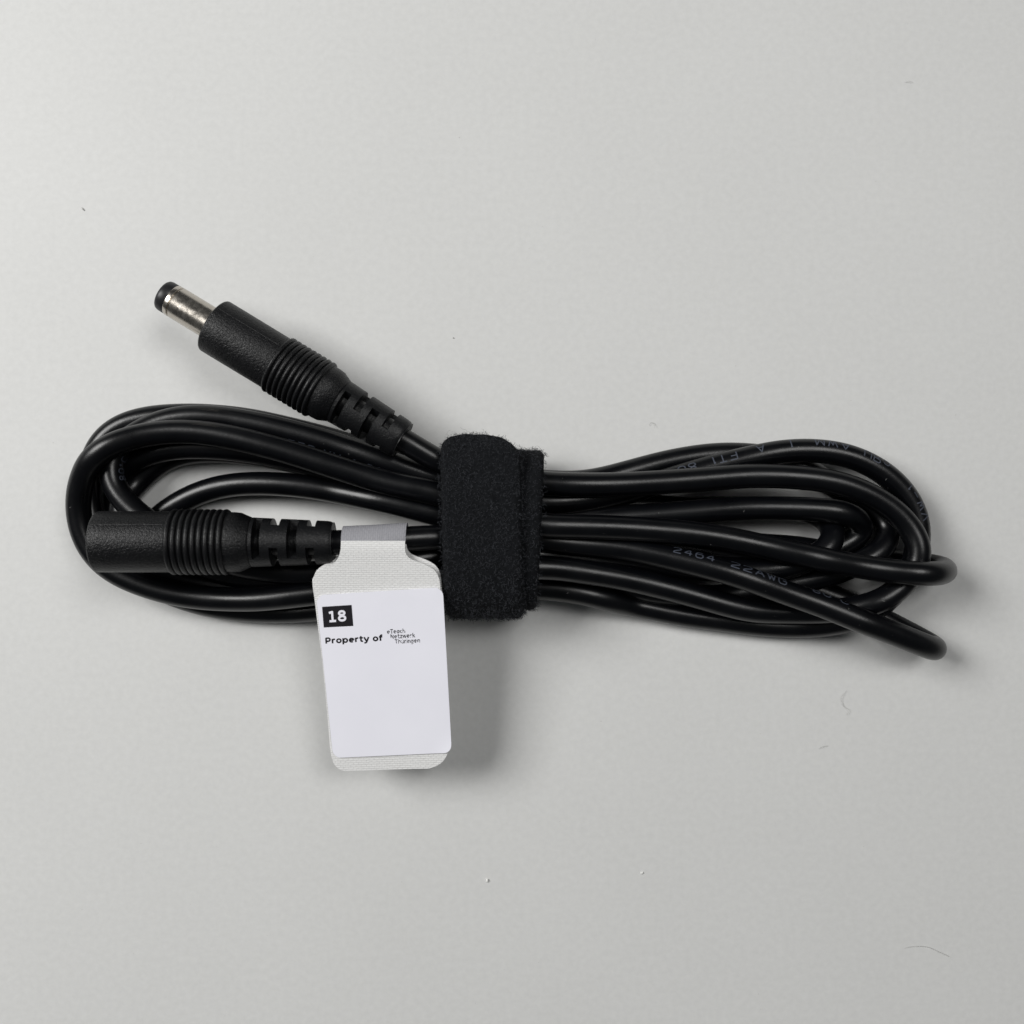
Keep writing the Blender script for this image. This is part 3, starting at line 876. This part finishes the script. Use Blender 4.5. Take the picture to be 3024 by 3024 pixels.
bd = [(60, 151), (481, 124), (505, 424), (84, 446)]
V = []
for i in range(5):
    for j in range(5):
        a, b = j / 4, i / 4
        p = (np.array(bd[0]) * (1 - a) + np.array(bd[1]) * a) * (1 - b) + (np.array(bd[3]) * (1 - a) + np.array(bd[2]) * a) * b
        V.append(on_sheet(*p, 0.015))
mesh_obj('number_badge', V, grid_faces(5, 5), M_INK, sticker, TAGB, smooth=False)
def arcp(cx, cy, rx, ry, a0, a1, n=14):
    return [(cx + rx * math.cos(math.radians(a)), cy + ry * math.sin(math.radians(a))) for a in np.linspace(a0, a1, n)]
BOLD = {   # heavy sans letters as centre-lines, (advance, strokes)
 'P': (.72, [[(.13, 0), (.13, .73)], [(.13, .665), (.34, .665)] + arcp(.36, .475, .20, .19, 85, -85) + [(.34, .285), (.13, .285)]]),
 'r': (.50, [[(.12, 0), (.12, .55)], [(.12, .30), (.15, .40), (.22, .465), (.31, .49), (.41, .48)]]),
 'o': (.70, [arcp(.34, .27, .225, .215, 0, 360, 26)]),
 'p': (.73, [[(.12, -.2), (.12, .55)], arcp(.37, .27, .215, .215, 0, 360, 26)]),
 'e': (.69, [[(.12, .27), (.56, .27)], arcp(.34, .27, .225, .215, 0, 305, 24)]),
 't': (.49, [[(.2, .71), (.2, .2), (.225, .1), (.3, .06), (.42, .06)], [(.03, .485), (.42, .485)]]),
 'y': (.66, [[(.07, .55), (.33, .03)], [(.58, .55), (.36, .0), (.30, -.10), (.22, -.145), (.07, -.145)]]),
 'f': (.45, [[(.19, 0), (.19, .55), (.215, .65), (.29, .695), (.42, .695)], [(.03, .485), (.41, .485)]]),
 '1': (.70, [[(.36, .02), (.36, .73)], [(.13, .06), (.60, .06)], [(.13, .61), (.36, .665)]]),
 '8': (.70, [arcp(.35, .545, .195, .125, 0, 360, 26), arcp(.35, .205, .225, .145, 0, 360, 26)]),
 ' ': (.35, []),
}
def bold(name, text, base, right, top, em_w, mat, up, sw=0.15):
    """base: sheet px of the origin, right/top: sheet-px vectors for one em across / up"""
    base, right, top = (np.array(q, float) for q in (base, right, top))
    V = []; F = []; x0 = 0; k = 0
    for ch in text:
        adv, strokes = BOLD[ch]
        for st in strokes:
            p = np.array(st)
            q = []
            for a, b in zip(p[:-1], p[1:]):
                n_ = max(2, int(np.linalg.norm(b - a) / 0.05))
                q += [a + (b - a) * t for t in np.arange(n_) / n_]
            p = np.array(q + [p[-1]])
            closed = np.linalg.norm(p[0] - p[-1]) < 1e-6
            tg = np.gradient(p, axis=0)
            if closed: tg[0] = tg[-1] = p[1] - p[-2]
            tg /= np.linalg.norm(tg, axis=1)[:, None]
            nn = np.stack([-tg[:, 1], tg[:, 0]], -1) * sw / 2
            b0 = len(V); k += 1
            for c, d in zip(p, nn):
                for e in (c + d, c - d):
                    V.append(on_sheet(*(base + right * (x0 + e[0]) + top * e[1]), up + 0.0025 * (k % 5)))
            for i in range(len(p) - 1): F.append((b0 + 2 * i, b0 + 2 * i + 1, b0 + 2 * i + 3, b0 + 2 * i + 2))
        x0 += adv
    return mesh_obj(name, V, F, mat, sticker, TAGB, smooth=False)
bold('number', '18', (142, 372), (198, -14), (-17, -214), 1, M_PAPER, 0.035)
bold('lettering', 'Property of', (104, 676), (126.5, -6.6), (-6, -116), 1, M_INK, 0.015, sw=0.185)
# dithered logo in three lines, thinner strokes with gaps where the print broke up
BOLD.update({
 'a': (.62, [arcp(.29, .26, .19, .21, 0, 360, 20), [(.50, 0), (.50, .5)]]), 'c': (.58, [arcp(.32, .26, .22, .21, 45, 315, 16)]),
 'h': (.60, [[(.1, 0), (.1, .75)], [(.1, .3), (.15, .42), (.28, .48), (.42, .44), (.48, .3), (.48, 0)]]),
 'n': (.60, [[(.1, 0), (.1, .5)], [(.1, .3), (.15, .42), (.28, .48), (.42, .44), (.48, .3), (.48, 0)]]),
 'N': (.72, [[(.1, 0), (.1, .73), (.58, 0), (.58, .73)]]), 'z': (.58, [[(.06, .48), (.48, .48), (.06, .04), (.5, .04)]]),
 'w': (.78, [[(.03, .52), (.2, .03), (.38, .5), (.56, .03), (.73, .52)]]), 'k': (.58, [[(.1, 0), (.1, .75)], [(.48, .52), (.12, .22)], [(.22, .3), (.52, 0)]]),
 'T': (.65, [[(.03, .68), (.6, .68)], [(.32, 0), (.32, .68)]]),
 'u': (.62, [[(.1, .52), (.1, .2), (.2, .05), (.35, .03), (.48, .12), (.5, .25)], [(.5, .52), (.5, 0)], [(.17, .68), (.25, .68)], [(.36, .68), (.44, .68)]]),
 'i': (.22, [[(.1, 0), (.1, .5)], [(.1, .64), (.1, .73)]]), 'g': (.64, [arcp(.29, .26, .19, .21, 0, 360, 20), [(.50, .5), (.50, -.05), (.42, -.17), (.15, -.17)]]),
})
def broken(o, keep, seed):
    rg = random.Random(seed)
    bm = bmesh.new(); bm.from_mesh(o.data)
    bmesh.ops.delete(bm, geom=[q for q in bm.faces if rg.random() > keep], context='FACES')
    bm.to_mesh(o.data); bm.free()
broken(bold('logo_lettering', 'eTeach', (982, 536), (69, -3.8), (-4, -84), 1, M_LOGO, 0.015, sw=0.145), 0.80, 1)
broken(bold('logo_lettering', 'Netzwerk', (1034, 604), (70, -3.8), (-4, -84), 1, M_LOGO, 0.015, sw=0.145), 0.80, 2)
broken(bold('logo_lettering', 'Thuringen', (1095, 676), (71, -3.8), (-4, -84), 1, M_LOGO, 0.015, sw=0.145), 0.80, 3)

# ------------------------------------------------------------------ lint, crumbs and dust on the table
def hair(name, label, path, r, mat, cat='lint', zz=0.12):
    l = np.array([P(u, v, zz + 0.25 * abs(math.sin(i * 1.7))) for i, (u, v) in enumerate(path)])
    l, _ = catmull(l, 0.15)
    t_ = np.linspace(0, 1, len(l))
    v, f = tube(l, r * (0.5 + 0.8 * np.sin(np.pi * t_) ** .5), 5)
    o = mesh_obj(name, v - np.array([l[0][0], l[0][1], 0]), f, mat)
    o.location = Vector((l[0][0] * MM, l[0][1] * MM, 0))
    o['label'] = label; o['category'] = cat; o['group'] = 'lint on the table'
    return o
hair('lint_fibre', 'thin curled grey lint hair lying below the right loops', [(2500, 2040), (2485, 2062), (2492, 2085), (2508, 2098), (2500, 2112)], 0.022, M_LINT)
hair('lint_fibre', 'fine curved lint hair near the lower right corner of the table', [(2672, 2800), (2700, 2795), (2740, 2797), (2775, 2812), (2806, 2826)], 0.022, M_LINT)
hair('lint_fibre', 'faint short lint hair near the upper right corner of the table', [(2672, 243), (2684, 240), (2697, 243)], 0.02, M_LINT)
hair('lint_fibre', 'small curled lint loop on the table above the strap', [(1918, 1258), (1922, 1248), (1932, 1250), (1936, 1262)], 0.02, M_LINT)
hair('lint_fibre', 'short straight lint fibre on the table below the bundle, right of the tag', [(2418, 2212), (2430, 2205), (2446, 2202)], 0.02, M_LINT)

def crumb(name, label, u, v, r, mat, seed):
    rg = random.Random(seed)
    bm = bmesh.new(); bmesh.ops.create_icosphere(bm, subdivisions=2, radius=1.0)
    sx, sy = rg.uniform(.8, 1.6), rg.uniform(.5, .9)
    for q in bm.verts:
        k = 1 + 0.35 * mnoise.noise(q.co * 1.6 + Vector((seed, 0, 0)))
        q.co = Vector((q.co.x * sx * k, q.co.y * sy * k, q.co.z * 0.6 * k)) * r * MM
    lo = min(q.co.z for q in bm.verts)
    for q in bm.verts: q.co.z -= lo
    me = bpy.data.meshes.new(name); bm.to_mesh(me); bm.free(); me.materials.append(mat)
    o = bpy.data.objects.new(name, me); C.objects.link(o)
    p = P(u, v, 0); o.location = (p[0] * MM, p[1] * MM, 0); o.rotation_euler = (0, 0, rg.uniform(0, 3))
    o['label'] = label; o['category'] = 'crumb'; o['group'] = 'crumbs on the table'
    return o
crumb('crumb', 'white crumb on the bare table low in the photo, left of centre', 1438, 2599, 0.36, M_CRUMB, 3)
crumb('crumb', 'white crumb on the bare table low in the photo, right of centre', 1895, 2577, 0.26, M_CRUMB, 9)
crumb('crumb', 'dark speck on the table between the plug and the top edge of the strap', 1339, 998, 0.14, M_LINT, 12)
crumb('crumb', 'dark speck on the table near the left edge, above the plug', 246, 618, 0.22, M_LINT, 15)

DV = []; DF = []
for _ in range(170):
    u, v_ = rng.uniform(20, 3004), rng.uniform(20, 3004)
    p = P(u, v_, 0); r = rng.uniform(0.02, 0.06) * (1.6 if rng.random() < 0.12 else 1)
    b = len(DV)
    for k in range(5):
        a = k * 1.2566 + rng.uniform(-.3, .3); q = r * rng.uniform(.6, 1.3)
        DV.append((p[0] + math.cos(a) * q, p[1] + math.sin(a) * q, 0.004))
    DV.append((p[0], p[1], r * 0.7 + 0.004))
    for k in range(5): DF.append((b + k, b + (k + 1) % 5, b + 5))
dust = mesh_obj('dust', DV, DF, M_LINT)
dust['kind'] = 'stuff'; dust['label'] = 'fine dust specks scattered over the white table'; dust['category'] = 'dust'
